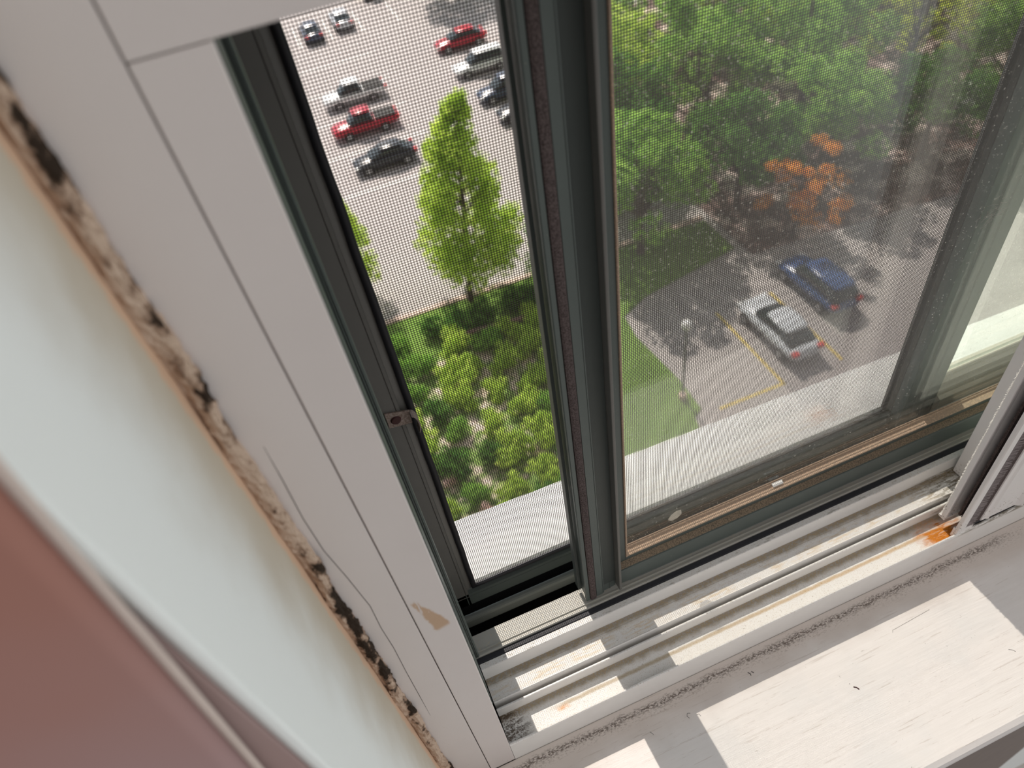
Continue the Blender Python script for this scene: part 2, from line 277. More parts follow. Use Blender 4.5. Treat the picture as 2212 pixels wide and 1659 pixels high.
def root(name, loc, label=None, cat=None, group=None, kind=None, scale=S, rotz=0.0):
    o = bpy.data.objects.new(name, None); C.objects.link(o); o.location = Vector(loc) * scale; o.rotation_euler.z = rotz
    o['_w'] = tuple(Vector(loc) * scale) if not rotz else (0, 0, 0); o.empty_display_size = 0.01
    tag(o, label, cat, group, kind); return o
def tag(o, label=None, cat=None, group=None, kind=None):
    for k, v in (('label', label), ('category', cat), ('group', group), ('kind', kind)):
        if v: o[k] = v
    return o
def box(bm, x0, x1, y0, y1, z0, z1):
    vs = [bm.verts.new((x, y, z)) for x in (x0, x1) for y in (y0, y1) for z in (z0, z1)]
    for f in ((0, 1, 3, 2), (4, 6, 7, 5), (0, 4, 5, 1), (2, 3, 7, 6), (0, 2, 6, 4), (1, 5, 7, 3)): bm.faces.new([vs[i] for i in f])
def prism_x(bm, poly, x0, x1):                    # poly of (y, z)
    a = [bm.verts.new((x0, y, z)) for y, z in poly]; b = [bm.verts.new((x1, y, z)) for y, z in poly]; cap(bm, a, b)
def prism_z(bm, poly, z0, z1):                    # poly of (x, y)
    a = [bm.verts.new((x, y, z0)) for x, y in poly]; b = [bm.verts.new((x, y, z1)) for x, y in poly]; cap(bm, a, b)
def prism_y(bm, poly, y0, y1):                    # poly of (x, z)
    a = [bm.verts.new((x, y0, z)) for x, z in poly]; b = [bm.verts.new((x, y1, z)) for x, z in poly]; cap(bm, a, b)
def cap(bm, a, b):
    n = len(a); bm.faces.new(a); bm.faces.new(b[::-1])
    for i in range(n): bm.faces.new((a[i], a[(i + 1) % n], b[(i + 1) % n], b[i]))
def B(name, m, parent, *boxes, bevel=0.25, origin=(0, 0, 0), scale=S):
    bm = bmesh.new()
    for q in boxes: box(bm, *q)
    return link(name, bm, m, parent, origin, bevel, scale=scale)
def tube(bm, pts, r, seg=8, closed=True):
    rings = []; P = [Vector(q) for q in pts]
    for i, q in enumerate(P):
        d = (P[min(i + 1, len(P) - 1)] - P[max(i - 1, 0)]).normalized()
        u = d.cross(Vector((0, 0, 1))) if abs(d.z) < 0.9 else d.cross(Vector((0, 1, 0))); u.normalize(); v = d.cross(u)
        rr = r[i] if isinstance(r, (list, tuple)) else r
        rings.append([bm.verts.new(q + (u * math.cos(k * 2 * math.pi / seg) + v * math.sin(k * 2 * math.pi / seg)) * rr) for k in range(seg)])
    for a, b in zip(rings, rings[1:]):
        for k in range(seg): bm.faces.new((a[k], a[(k + 1) % seg], b[(k + 1) % seg], b[k]))
    if closed: bm.faces.new(rings[0]); bm.faces.new(rings[-1][::-1])

XR = 620.0                                        # right end of the opening
# ---------------------------------------------------------------- walls
def struct(o): o['kind'] = 'structure'; return o
struct(B('wall_front', 'mauve', None, (-1500, -57, 87.0, 300, -1400, 900), bevel=0.8, origin=(-57, 87, -1400)))
struct(B('wall_left', 'reveal', None, (-57, -53.2, 86.6, 300, -1400, 900), bevel=1.6, origin=(-55, 87, -1400)))
struct(B('wall_upper', 'reveal', None, (-53, 2200, 178, 300, 420, 900), bevel=0.0, origin=(0, 178, 420)))
struct(B('wall_right', 'reveal', None, (XR + 20, 2200, 87, 300, -1400, 420), bevel=0.0, origin=(XR, 178, -1400)))
struct(B('wall_lower', 'shaded_wall', None, (-53, XR + 20, 87, 172, -1400, -580), bevel=0.0, origin=(0, 90, -1400)))
struct(B('wall_exterior', 'render_wall', None, (-1500, 2200, 176, 330, -25000, -582), bevel=0.0, origin=(0, 300, -25000)))

# ---------------------------------------------------------------- the fixed window frame
win = root('window_1', (0, 172.7, -549), kind='structure')
win['label'] = 'white and sage sliding window frame with dirty sill track'
B('left_frame_strip', 'casing', win, (-48.5, -26.1, 172.9, 200, -557.3, 420))
B('left_casing_stile', 'casing', win, (-25.6, -7.6, 172.7, 178, -557.3, -54.1), bevel=0.35)
B('head_casing', 'casing', win, (-25.6, XR, 172.7, 178, -53.7, 60), bevel=0.35)
B('upper_panel', 'casing', win, (-25.6, XR, 172.9, 200, 60.4, 420))
B('jamb_body', 'sage_dark', win, (-52, -12.5, 200.2, 300, -580, 420), (-26, -12.5, 178.2, 200.2, -549, 60), bevel=0)
B('right_jamb', 'sage_dark', win, (XR, XR + 19, 172.7, 300, -580, 420), bevel=0)
B('outer_head', 'sage_dark', win, (-12, XR, 255, 300, 5, 420), bevel=0)
bm = bmesh.new()
prism_x(bm, [(172.7, -557.3), (172.7, -529.0), (173.3, -528.4), (174.3, -528.4), (174.8, -534.6), (196.2, -534.8), (196.5, -524.6), (197.0, -524.2), (198.0, -524.3), (198.3, -533.5),
             (201.3, -533.5), (201.5, -522.4), (202.0, -521.7), (202.8, -522.0), (219.4, -522.0), (221.6, -510.8), (222.1, -510.4), (226.3, -510.4), (226.6, -520), (226.6, -579), (172.7, -579)], -7.4, XR)
link('sill_track', bm, 'track', win)
B('track_end', 'casing', win, (-26, -7.4, 178.2, 200, -579, -557.4), bevel=0)
B('gasket', 'gasket', win, (-12, XR, 226.7, 230.8, -530, -509.9), bevel=0.3)
FAR[0] = 1.0
bm = bmesh.new()
prism_x(bm, [(230.9, -560), (230.9, -508.6), (231.2, -508.2), (232.3, -508.2), (232.6, -509.2), (234.4, -509.2), (234.6, -508.4), (235.3, -508.4), (235.5, -509.3), (247.8, -509.3), (248, -560)], -12, XR)
link('outer_track', bm, 'outer_track', win)
FAR[0] = 1.0
B('slot_shade', 'black_gap', win, (-12, XR, 226.0, 300, -595, -579), (-12, XR, 257, 270.8, -579, -541), (-12, XR, 277.2, 291, -579, -531), bevel=0)  # black fill blocks stand in for the deep shade of the track gaps
bm = bmesh.new(); prism_x(bm, [(271, -560), (271, -532.5), (271.7, -530.4), (273.3, -529.8), (275.6, -529.8), (277, -531.5), (277, -560)], -12, XR)
link('guide_rail', bm, 'rail_metal', win, bevel=0.3)
FAR[0] = 1.0
bm = bmesh.new()                                   # ribbed liner at the left jamb
pl = [(-12.4, 240), (-12.4, 231)]
for k in range(6): x = -11.4 + k * 1.0; pl += [(x, 231), (x + 0.05, 230.2), (x + 0.45, 230.2), (x + 0.5, 231.0)]
pl += [(-5.4, 231.0), (-5.2, 232), (-5.2, 240)]
prism_z(bm, pl, -508, 5); link('ribbed_jamb_liner', bm, 'sage_metal', win)
FAR[0] = 1.0
B('jamb_inner_face', 'sage_metal', win, (-12.4, -8.0, 200.3, 229.5, -519, 5), bevel=0)
# hairline crack down the frame strip
bm = bmesh.new(); pts = [(570, 965, -42.6, -172.9), (0, 0, -43.0, -190.6), (0, 0, -44.1, -215), (0, 0, -43.8, -237.8), (0, 0, -41.5, -262), (0, 0, -39.6, -288.9), (0, 0, -40.6, -310), (0, 0, -40.3, -332.5), (0, 0, -41.1, -360), (0, 0, -41.5, -392.2), (0, 0, -42.2, -425)]
random.seed(4); tube(bm, [(q[2] + random.uniform(-.15, .15), 172.9, q[3]) for q in pts], [0.05] + [0.13] * 9 + [0.04], 5); link('hairline_crack', bm, 'black_gap', win)

# caulk bead between wall and frame
random.seed(7); bm = bmesh.new(); rings = []; N = 260; K = 14
for i in range(N):
    z = 60 - i * 2.35; ring = []
    for k in range(K):
        a = k * 2 * math.pi / K
        rr = 3.0 + 0.9 * math.sin(i * 0.21 + k) * math.sin(i * 0.057) + random.uniform(-0.45, 0.55)
        ring.append(bm.verts.new((-50.6 + rr * math.cos(a) * 1.05, 171.2 + rr * math.sin(a) * 0.8, z + random.uniform(-.4, .4))))
    rings.append(ring)
for a, b in zip(rings, rings[1:]):
    for k in range(K): bm.faces.new((a[k], a[(k + 1) % K], b[(k + 1) % K], b[k]))
bm.faces.new(rings[0]); bm.faces.new(rings[-1][::-1])
ck = link('caulk_bead', bm, 'caulk', None, (-50.6, 171.2, -549)); tag(ck, 'crumbling beige caulk bead with black mould between white frame and wall', 'caulk')

# window sill
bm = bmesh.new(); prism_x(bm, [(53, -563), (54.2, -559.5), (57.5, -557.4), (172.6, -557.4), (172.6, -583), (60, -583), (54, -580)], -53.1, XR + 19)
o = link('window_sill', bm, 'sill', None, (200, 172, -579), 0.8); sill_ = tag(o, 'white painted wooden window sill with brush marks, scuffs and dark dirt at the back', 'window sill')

def mark(name, pts, r_, m='spline'):
    bm = bmesh.new(); tube(bm, [(x, y, -557.38) for x, y in pts], r_, 5); o = link(name, bm, m); o.parent = sill_; o.location = -sill_.location
mark('scuff_mark', [(234.5, 118.2), (236.2, 117.0), (237.0, 115.2)], 0.45, 'screw_red'); mark('scuff_mark', [(120.5, 149.6), (118.3, 150.4), (117.2, 148.6), (118.2, 146.8)], 0.14)
mark('scuff_mark', [(124.0, 146.9), (125.8, 146.6), (126.2, 144.8)], 0.14); mark('scuff_mark', [(173.5, 157.6), (174.6, 156.0), (174.4, 154.6)], 0.3); mark('scuff_mark', [(176.2, 157.2), (177.4, 155.4)], 0.25)
mark('scuff_mark', [(286.0, 138.8), (287.2, 140.2), (300, 140.8), (322, 141.9)], 0.11, 'pile'); mark('scuff_mark', [(88, 150.2), (89.5, 147.5)], 0.12); mark('scuff_mark', [(349, 95.4), (351.4, 93.8), (352.2, 92.2)], 0.16)
# pink curtain in front of the wall, left
cur = root('curtain', (-60, 85, -900), 'dusty pink cloth panel with pale edge hanging beside the white wall corner', 'curtain')
def edge_x(z): return -50.6 - (-62 - z) * 0.0960 if z < -62 else -50.6
bm = bmesh.new(); rows = [120, 0, -62, -110, -150, -200, -260, -330, -450, -600, -900]; cols = [0, 6, 14, 30, 60, 100, 160, 240, 330]; g = []
for z in rows: g.append([bm.verts.new((edge_x(z) - 2.0 - c_, 84.9 - 1.2 * math.sin(c_ / 34.0), z)) for c_ in cols])
for a, b in zip(g, g[1:]):
    for k in range(len(cols) - 1): bm.faces.new((a[k], a[k + 1], b[k + 1], b[k]))
o = link('cloth', bm, 'pink', cur, smooth=True); sm = o.modifiers.new('thickness', 'SOLIDIFY'); sm.thickness = 0.0008
bm = bmesh.new(); tube(bm, [(edge_x(z) - 1.0, 84.4, z) for z in rows], 1.05, 8); o = link('hem', bm, 'pale_hem', cur, smooth=True); o['label'] = 'pale rolled edge'

# ---------------------------------------------------------------- insect screen
TOP = 4.0
scr = root('insect_screen', (190, 284, -526), 'fine dark insect screen in a sage aluminium frame outside the left opening', 'insect screen')
bm = bmesh.new()
prism_z(bm, [(-11, 290), (-11, 281.6), (-10, 281), (1.0, 281), (1.15, 281.7), (1.45, 281.7), (1.6, 281), (3.3, 281), (3.6, 281.6), (3.8, 284), (7.3, 285), (7.6, 287.2), (10.4, 287.2), (10.4, 290)], -526, TOP)
link('left_stile', bm, 'sage_light', scr)
bm = bmesh.new(); prism_z(bm, [(405, 290), (405, 281.6), (404, 281), (391, 281), (390, 284), (388.5, 285), (388.5, 290)], -526, TOP)
link('right_stile', bm, 'sage_dark', scr)
bm = bmesh.new(); prism_x(bm, [(290, -526), (281, -526), (281, -514.2), (281.6, -514.0), (281.6, -513.6), (281, -513.4), (281, -510), (284, -509.3), (285, -508.5), (290, -508.5)], -9, 404)
link('bottom_rail', bm, 'sage_metal', scr)
random.seed(3); bm = bmesh.new()
def wavy(a, b, n, amp):
    return [tuple(Vector(a).lerp(Vector(b), i / n) + Vector((random.uniform(-amp, amp), random.uniform(-amp, amp) * 0.5, random.uniform(-amp, amp)))) for i in range(n + 1)]
tube(bm, wavy((9.6, 284.6, -506), (9.6, 284.6, TOP), 40, 0.25), 2.1, 8); tube(bm, wavy((387.2, 284.6, -506), (387.2, 284.6, TOP), 40, 0.25), 2.1, 8); tube(bm, wavy((8, 284.6, -507.3), (388, 284.6, -507.3), 40, 0.15), 1.7, 8)
link('spline', bm, 'spline', scr, smooth=True)
bm = bmesh.new(); r = 0.215; P = 1.41
def bar(p, q, axis):
    vs = []
    for e in (p, q):
        for k in range(5):
            a = k * 2 * math.pi / 5; u, v = r * math.cos(a), r * math.sin(a)
            vs.append(bm.verts.new((e[0] + (u if axis == 'z' else 0), e[1] + v, e[2] + (u if axis == 'x' else 0))))
    for k in range(5): bm.faces.new((vs[k], vs[(k + 1) % 5], vs[5 + (k + 1) % 5], vs[5 + k]))
x = 8.5; i = 0
while x < 388:
    bar((x, 285.0 + 0.05 * (i % 2), -508), (x, 285.0 + 0.05 * (i % 2), TOP), 'z'); x += P; i += 1
z = -507.5
while z < TOP:
    bar((8, 285.2, z), (388.5, 285.2, z), 'x'); z += P * 0.98
link('mesh', bm, 'thread', scr)
# small latch plate on the left screen stile
lt = root('screen_latch', (3, 281, -300), 'small rusty metal latch plate with a red screw on the left screen stile', 'latch')
bm = bmesh.new(); prism_y(bm, [(-5.5, -289.5), (8.0, -293.5), (7.6, -303.8), (-5.5, -301.5)], 279.6, 280.9)
link('plate', bm, 'latch', lt, bevel=0.3)
bm = bmesh.new()
pts = []
for k in range(9):
    a = math.radians(-60 + k * 150 / 8)
    pts.append((8.0 + 3.4 * math.cos(a), -303.5 + 7.5 * math.sin(a) + 2.0))
inner = [(8.0 + (q[0] - 8.0) * 0.75, q[1]) for q in pts]
prism_y(bm, pts + inner[::-1], 274.5, 280.9); link('hook', bm, 'latch', lt)
bm = bmesh.new(); bmesh.ops.create_cone(bm, cap_ends=True, segments=20, radius1=3.2, radius2=2.6, depth=1.2, matrix=Matrix.Translation((-0.5, 279.3, -296.8)) @ Matrix.Rotation(math.radians(90), 4, 'X'))
link('screw', bm, 'screw_red', lt, bevel=0.2)

# ---------------------------------------------------------------- fixed outer sash to the right of the screen
os_ = root('fixed_sash', (500, 270, -530), 'fixed outer glass sash beyond the right edge of the insect screen', 'window sash')
bm = bmesh.new(); prism_z(bm, [(389, 279), (389, 270.3), (389.6, 269.6), (398, 269.6), (398.6, 270.6), (401, 270.6), (401.6, 269.0), (408, 268.6), (409, 267.6), (419.5, 267.6), (421.2, 268.6), (421.6, 272), (421.6, 279)], -519.9, TOP)
link('left_stile', bm, 'sage_metal', os_)
bm = bmesh.new(); prism_x(bm, [(279, -519.9), (262.5, -519.9), (262.5, -505), (264, -503.5), (264.5, -493), (271, -490), (271.6, -473), (272.2, -469.6), (273, -469), (279, -469)], 421.7, XR - 1)
link('bottom_rail', bm, 'sunlit_rail', os_)
B('pane', 'grimy_glass', os_, (421.7, XR - 1, 273.6, 276.4, -468.9, TOP), bevel=0)

# ---------------------------------------------------------------- sliding glass sash (sage)
gs = root('glass_sash', (90, 248, -523), 'sage aluminium sash with dusty glass pane, tan bead and brown pile strip', 'window sash')
FAR[0] = 1.0
B('interlock_fin', 'sage_dark', gs, (80.2, 82.3, 244.5, 250.5, -503, 3), bevel=0.2)
bm = bmesh.new()
prism_z(bm, [(83.6, 250), (83.6, 239.0), (82.4, 238.6), (82.3, 236.4), (82.8, 235.9), (85.2, 236.0), (85.4, 237.2), (90.9, 237.2), (91.1, 236.4), (96.0, 236.6), (96.2, 237.2), (96.5, 237.2), (96.7, 236.9), (97.3, 237.0), (97.5, 238.2),
             (102.5, 238.4), (102.6, 238.0), (103.0, 238.0), (103.1, 238.5), (107.4, 238.8), (107.5, 243.7), (119.0, 243.8), (119.0, 250)], -507.5, 3)
link('stile', bm, 'sage_metal', gs)
B('recess_panel', 'sage_dark', gs, (97.6, 107.4, 237.9, 238.3, -498, 3), bevel=0)
B('pull_fin', 'sage_light', gs, (107.6, 109.6, 231.6, 243.6, -504.0, 3), bevel=0.5)
bm = bmesh.new(); random.seed(9); z = -507.4
prism_z(bm, [(85.7, 237.2), (85.8, 235.7), (87, 235.3), (89.6, 235.3), (90.5, 235.7), (90.7, 237.2)], -507.4, 3)
o = link('pile_strip', bm, 'pile', gs); o['label'] = 'fuzzy brown weather pile'
bm = bmesh.new(); prism_x(bm, [(237.6, -508.2), (238.1, -507.8), (238.1, -505.9), (237.0, -505.6), (237.0, -489.6), (237.6, -488.6), (238.4, -488.5), (243.7, -488.3), (243.7, -482.6), (252, -482.6), (252, -508.2)], 119.1, 560); prism_x(bm, [(238.1, -507.8), (238.1, -505.9), (237.0, -505.6), (237.0, -489.6), (237.6, -488.6), (238.4, -488.5), (243.7, -488.3), (243.7, -507.8)], 109.8, 119.1)
link('bottom_rail', bm, 'sage_metal', gs)
bm = bmesh.new(); prism_x(bm, [(238.5, -488.45), (243.6, -488.2), (243.6, -487.2), (241.5, -487.7)], 109.9, 560); o = link('dust_drift', bm, 'dust_ledge', gs); o['label'] = 'drift of dark dust on the rail ledge'
bm = bmesh.new()
prism_x(bm, [(243.2, -482.5), (243.2, -481.9), (248.2, -480.0), (248.4, -478.9), (249.0, -478.7), (249.3, -479.1), (249.5, -478.0), (249.9, -477.8), (249.9, -482.5)], 120.5, 560)
prism_z(bm, [(119.1, 250), (119.1, 243.2), (119.6, 242.8), (120.4, 242.9), (121.9, 249.9)], -482.4, 3)
link('glazing_bead', bm, 'bead_tan', gs, bevel=0.2)
B('pane', 'dusty_glass', gs, (119.2, 556, 250.0, 253, -482.4, 3), bevel=0)
# pale patch painted in as a light spot, and a small chip
random.seed(2)
bm = bmesh.new(); prism_y(bm, [(157.5, -468.6), (159.5, -464.5), (164, -461.5), (168, -462.5), (168.5, -468), (165, -471.5), (160, -472)], 249.7, 249.95)
o = link('light_spot', bm, 'light_spot_film', None, (162, 250, -468)); tag(o, 'small pale painted light spot low on the dusty glass near its left corner', 'light spot')
bm = bmesh.new(); prism_x(bm, [(246.0, -480.6), (248.6, -479.7), (248.7, -478.6), (246.2, -479.6)], 246, 255); o = link('paint_chip', bm, 'lamp_white', None, (250, 247, -480)); tag(o, 'tiny white chip lying on the tan glazing bead', 'paint chip')
FAR[0] = 1.0

# ---------------------------------------------------------------- interior white sashes at the right
ra = root('rear_sliding_sash', (430, 212, -521), 'white sliding sash in the middle track, behind the front white sash', 'window sash')
B('stile', 'sash_white', ra, (401, 452, 206.5, 217.7, -520.8, 50), bevel=0.5)
B('pane', 'dusty_glass', ra, (452.2, XR - 2, 211, 214, -500, 50), bevel=0)
B('bottom_rail', 'sash_white', ra, (452.2, XR - 2, 206.5, 217.7, -520.8, -500.1), bevel=0.5)
fs = root('front_sliding_sash', (400, 181, -530), 'white sliding sash in the front track with brush seal, its channel open to the left', 'window sash')
bm = bmesh.new(); prism_z(bm, [(395, 192.5), (395, 189.8), (364.6, 189.8), (364.6, 186.2), (365.6, 186.0), (372, 187.6), (398, 187.6), (398, 178), (372, 178), (365.2, 176.2), (365.2, 173.6), (366.0, 173.0), (371.4, 173.0), (371.8, 175.2), (386, 175.2), (386.4, 173.4), (390, 173.2), (392.5, 172.2), (394, 173.2), (418, 173.2), (420, 171.8), (426, 168.5), (429, 168.5), (433, 173.0), (450, 173.2), (450, 192.5)], -523, 50)
link('stile', bm, 'sash_white', fs, bevel=0.2)
B('channel_seal', 'pile', fs, (374, 397.8, 182.0, 184.0, -520, 50), bevel=0)
B('foot', 'sash_white', fs, (364.6, 395, 186.2, 192, -525.5, -523.1), (365.2, 380, 173.4, 177.6, -533.4, -523.1), bevel=0.2)
B('under_sash_shade', 'gasket', fs, (384, 450, 174.8, 186, -533.6, -523.2), bevel=0)  # dark block put in as the shade of the gap under the sash
random.seed(5)
def bristles(name, m, parent, x0, x1, y0, y1, zs, lean, n, thick):
    bm = bmesh.new()
    for i in range(n):
        z = zs[0] + (zs[1] - zs[0]) * i / n + random.uniform(-.3, .3); a = random.uniform(-.5, .5)
        e = Vector((x1 + random.uniform(-1, 0.6), y1 + random.uniform(-.3, .3), z + lean + a)); s_ = Vector((x0, y0, z)); w = Vector((0, 0, thick))
        vs = [bm.verts.new(s_ + w), bm.verts.new(s_ - w), bm.verts.new(e - w * .4), bm.verts.new(e + w * .4)]; t2 = Vector((0.0, -0.25, 0))
        us = [bm.verts.new(q.co + t2) for q in vs]
        bm.faces.new(vs); bm.faces.new(us[::-1])
        for k in range(4): bm.faces.new((vs[k], vs[(k + 1) % 4], us[(k + 1) % 4], us[k]))
    o = link(name, bm, m, parent); o['kind'] = 'stuff'; return o
B('brush_backing', 'pile', fs, (371.9, 385.9, 174.2, 175.15, -523, 50), bevel=0)
bristles('brush_seal', 'bristle', fs, 372.2, 380.5, 174.0, 173.6, (-523, 50), -2.5, 900, 0.14)
bristles('fuzz_seal', 'bristle_white', fs, 365.2, 364.2, 190.3, 190.3, (-521, 50), 0.4, 1300, 0.14)
B('pane', 'dusty_glass', fs, (450.2, XR - 2, 181, 184, -500, 50), bevel=0)
B('bottom_rail', 'sash_white', fs, (450.2, XR - 2, 175, 192, -523, -500.1), bevel=0.5)

# cobweb clump on the outer sash stile
random.seed(8); bm = bmesh.new()
for i in range(46):
    c0 = Vector((395 + random.gauss(0, 4.5), 268.8 + random.uniform(-2, .3), -300 + random.gauss(0, 5))); d = Vector((random.gauss(0, 3), random.uniform(-.6, .2), random.gauss(0, 3)))
    tube(bm, [c0, c0 + d * .5 + Vector((random.uniform(-.6, .6), 0, random.uniform(-.6, .6))), c0 + d], 0.16, 4)
o = link('cobweb', bm, 'bristle', None, (395, 268, -300)); tag(o, 'small grey cobweb clump on the outer stile at the right', 'cobweb')

# ---------------------------------------------------------------- outside ledge
bm = bmesh.new()
top = [(-400, 291, -533), (900, 291, -533), (900, 344, -537), (594, 349.5, -537), (17, 367, -537), (-400, 377, -537)]
a = [bm.verts.new(q) for q in top]; b = [bm.verts.new((q[0], q[1], q[2] - 45)) for q in top]; cap(bm, a, b)
o = link('outer_ledge', bm, 'concrete', None, (200, 330, -580), 1.0); tag(o, 'bright pale concrete ledge outside the window, below the insect screen', 'ledge')

# ================================================================= outdoors (metres), ground 25 m below
G = -25.0; K_ = 25.0 / 18.0
def GB(name, m, parent, *boxes, origin=(0, 0, 0), bevel=0): return B(name, m, parent, *boxes, bevel=bevel, origin=origin, scale=1)
def poly_slab(name, m, pts, z0, z1):
    bm = bmesh.new(); prism_z(bm, pts, z0, z1); return link(name, bm, m, None, (pts[0][0], pts[0][1], z0), scale=1)
struct(poly_slab('ground', 'asphalt', [(-80, 0.5), (160, 0.5), (160, 240), (-80, 240)], G - 0.5, G))
struct(poly_slab('planting_bed', 'forest_floor', [(20.5, 25.6), (60, 22.0), (95, 60), (20.5, 60)], G + 0.001, G + 0.05))
struct(poly_slab('shrub_bed', 'mulch', [(-12, 3), (8.3, 3), (8.6, 26.4), (-12, 27.2)], G + 0.001, G + 0.04))
o = poly_slab('lawn', 'grass', [(8.6, 3), (12.0, 17.3), (12.5, 17.6), (12.55, 19.5), (12.4, 21), (12.2, 23), (12.4, 24.6), (14, 25.4), (20, 26.5), (20, 29.5), (-12, 30.6), (-12, 27.2), (7.0, 26.6), (8.6, 24), (8.0, 3)], G + 0.001, G + 0.07)
tag(o, 'green lawn strip with a rounded tip beside the paved drive', 'lawn'); o['kind'] = 'stuff'
o = poly_slab('kerb', 'kerb', [(-12, 30.6), (20, 29.6), (20, 29.9), (-12, 30.9)], G + 0.001, G + 0.14); tag(o, 'pinkish kerb between the parking lot and the planted bed', 'kerb')
# low timber rail across the bed
fr_ = root('timber_rail', (6, 26.6, G), 'dark brown low timber rail crossing the planting, seen through the left screen', 'fence', scale=1)
bm = bmesh.new(); tube(bm, [(3.8, 26.9, G + 0.65), (9.3, 26.2, G + 0.65)], 0.13, 8); link('rail', bm, 'fence_wood', fr_, scale=1)
for xx in (4.0, 5.8, 7.6, 9.2): GB('post', 'fence_wood', fr_, (xx - .07, xx + .07, 26.9 - (xx - 3.8) * 0.127 - .07, 26.9 - (xx - 3.8) * 0.127 + .07, G, G + 0.7))
def line(name, m, x0, y0, x1, y1, w, label, group):
    d = Vector((x1 - x0, y1 - y0, 0)).normalized(); n = Vector((-d.y, d.x, 0)) * w / 2
    q = [Vector((x0, y0, 0)) - n, Vector((x1, y1, 0)) - n, Vector((x1, y1, 0)) + n, Vector((x0, y0, 0)) + n]
    o = poly_slab(name, m, [(v.x, v.y) for v in q], G + 0.002, G + 0.014); tag(o, label, 'marking', group); return o
line('painted_line', 'line_yellow', 16.43, 22.6, 16.43, 17.2, 0.14, 'yellow painted line along the left side of the silver car', 'yellow lines')
line('painted_line', 'line_yellow', 13.2, 17.25, 16.5, 17.2, 0.14, 'yellow painted line across the drive near the lawn tip', 'yellow lines')
line('painted_line', 'line_yellow', 19.5, 22.6, 19.5, 17.2, 0.14, 'yellow painted line between the silver and the blue car', 'yellow lines')
for i, y_ in enumerate((43.9, 49.4, 54.9, 60.4, 66.0)):
    line('stall_line', 'line_white', 1.0, y_, 9.3, y_, 0.14, ('white stall line nearest the kerb', 'white stall line between the black and the red car', 'white stall line between the red and the white car', 'white stall line beyond the white car', 'farthest white stall line in the left column')[i], 'white stall lines')
for i, x_ in enumerate((4.0, 7.0, 10.0, 13.5)):
    line('stall_line', 'line_white', x_, 71.5, x_ , 77, 0.14, 'white stall line in the far row, place %s from the left' % ('first', 'second', 'third', 'fourth')[i], 'white stall lines in the far row')

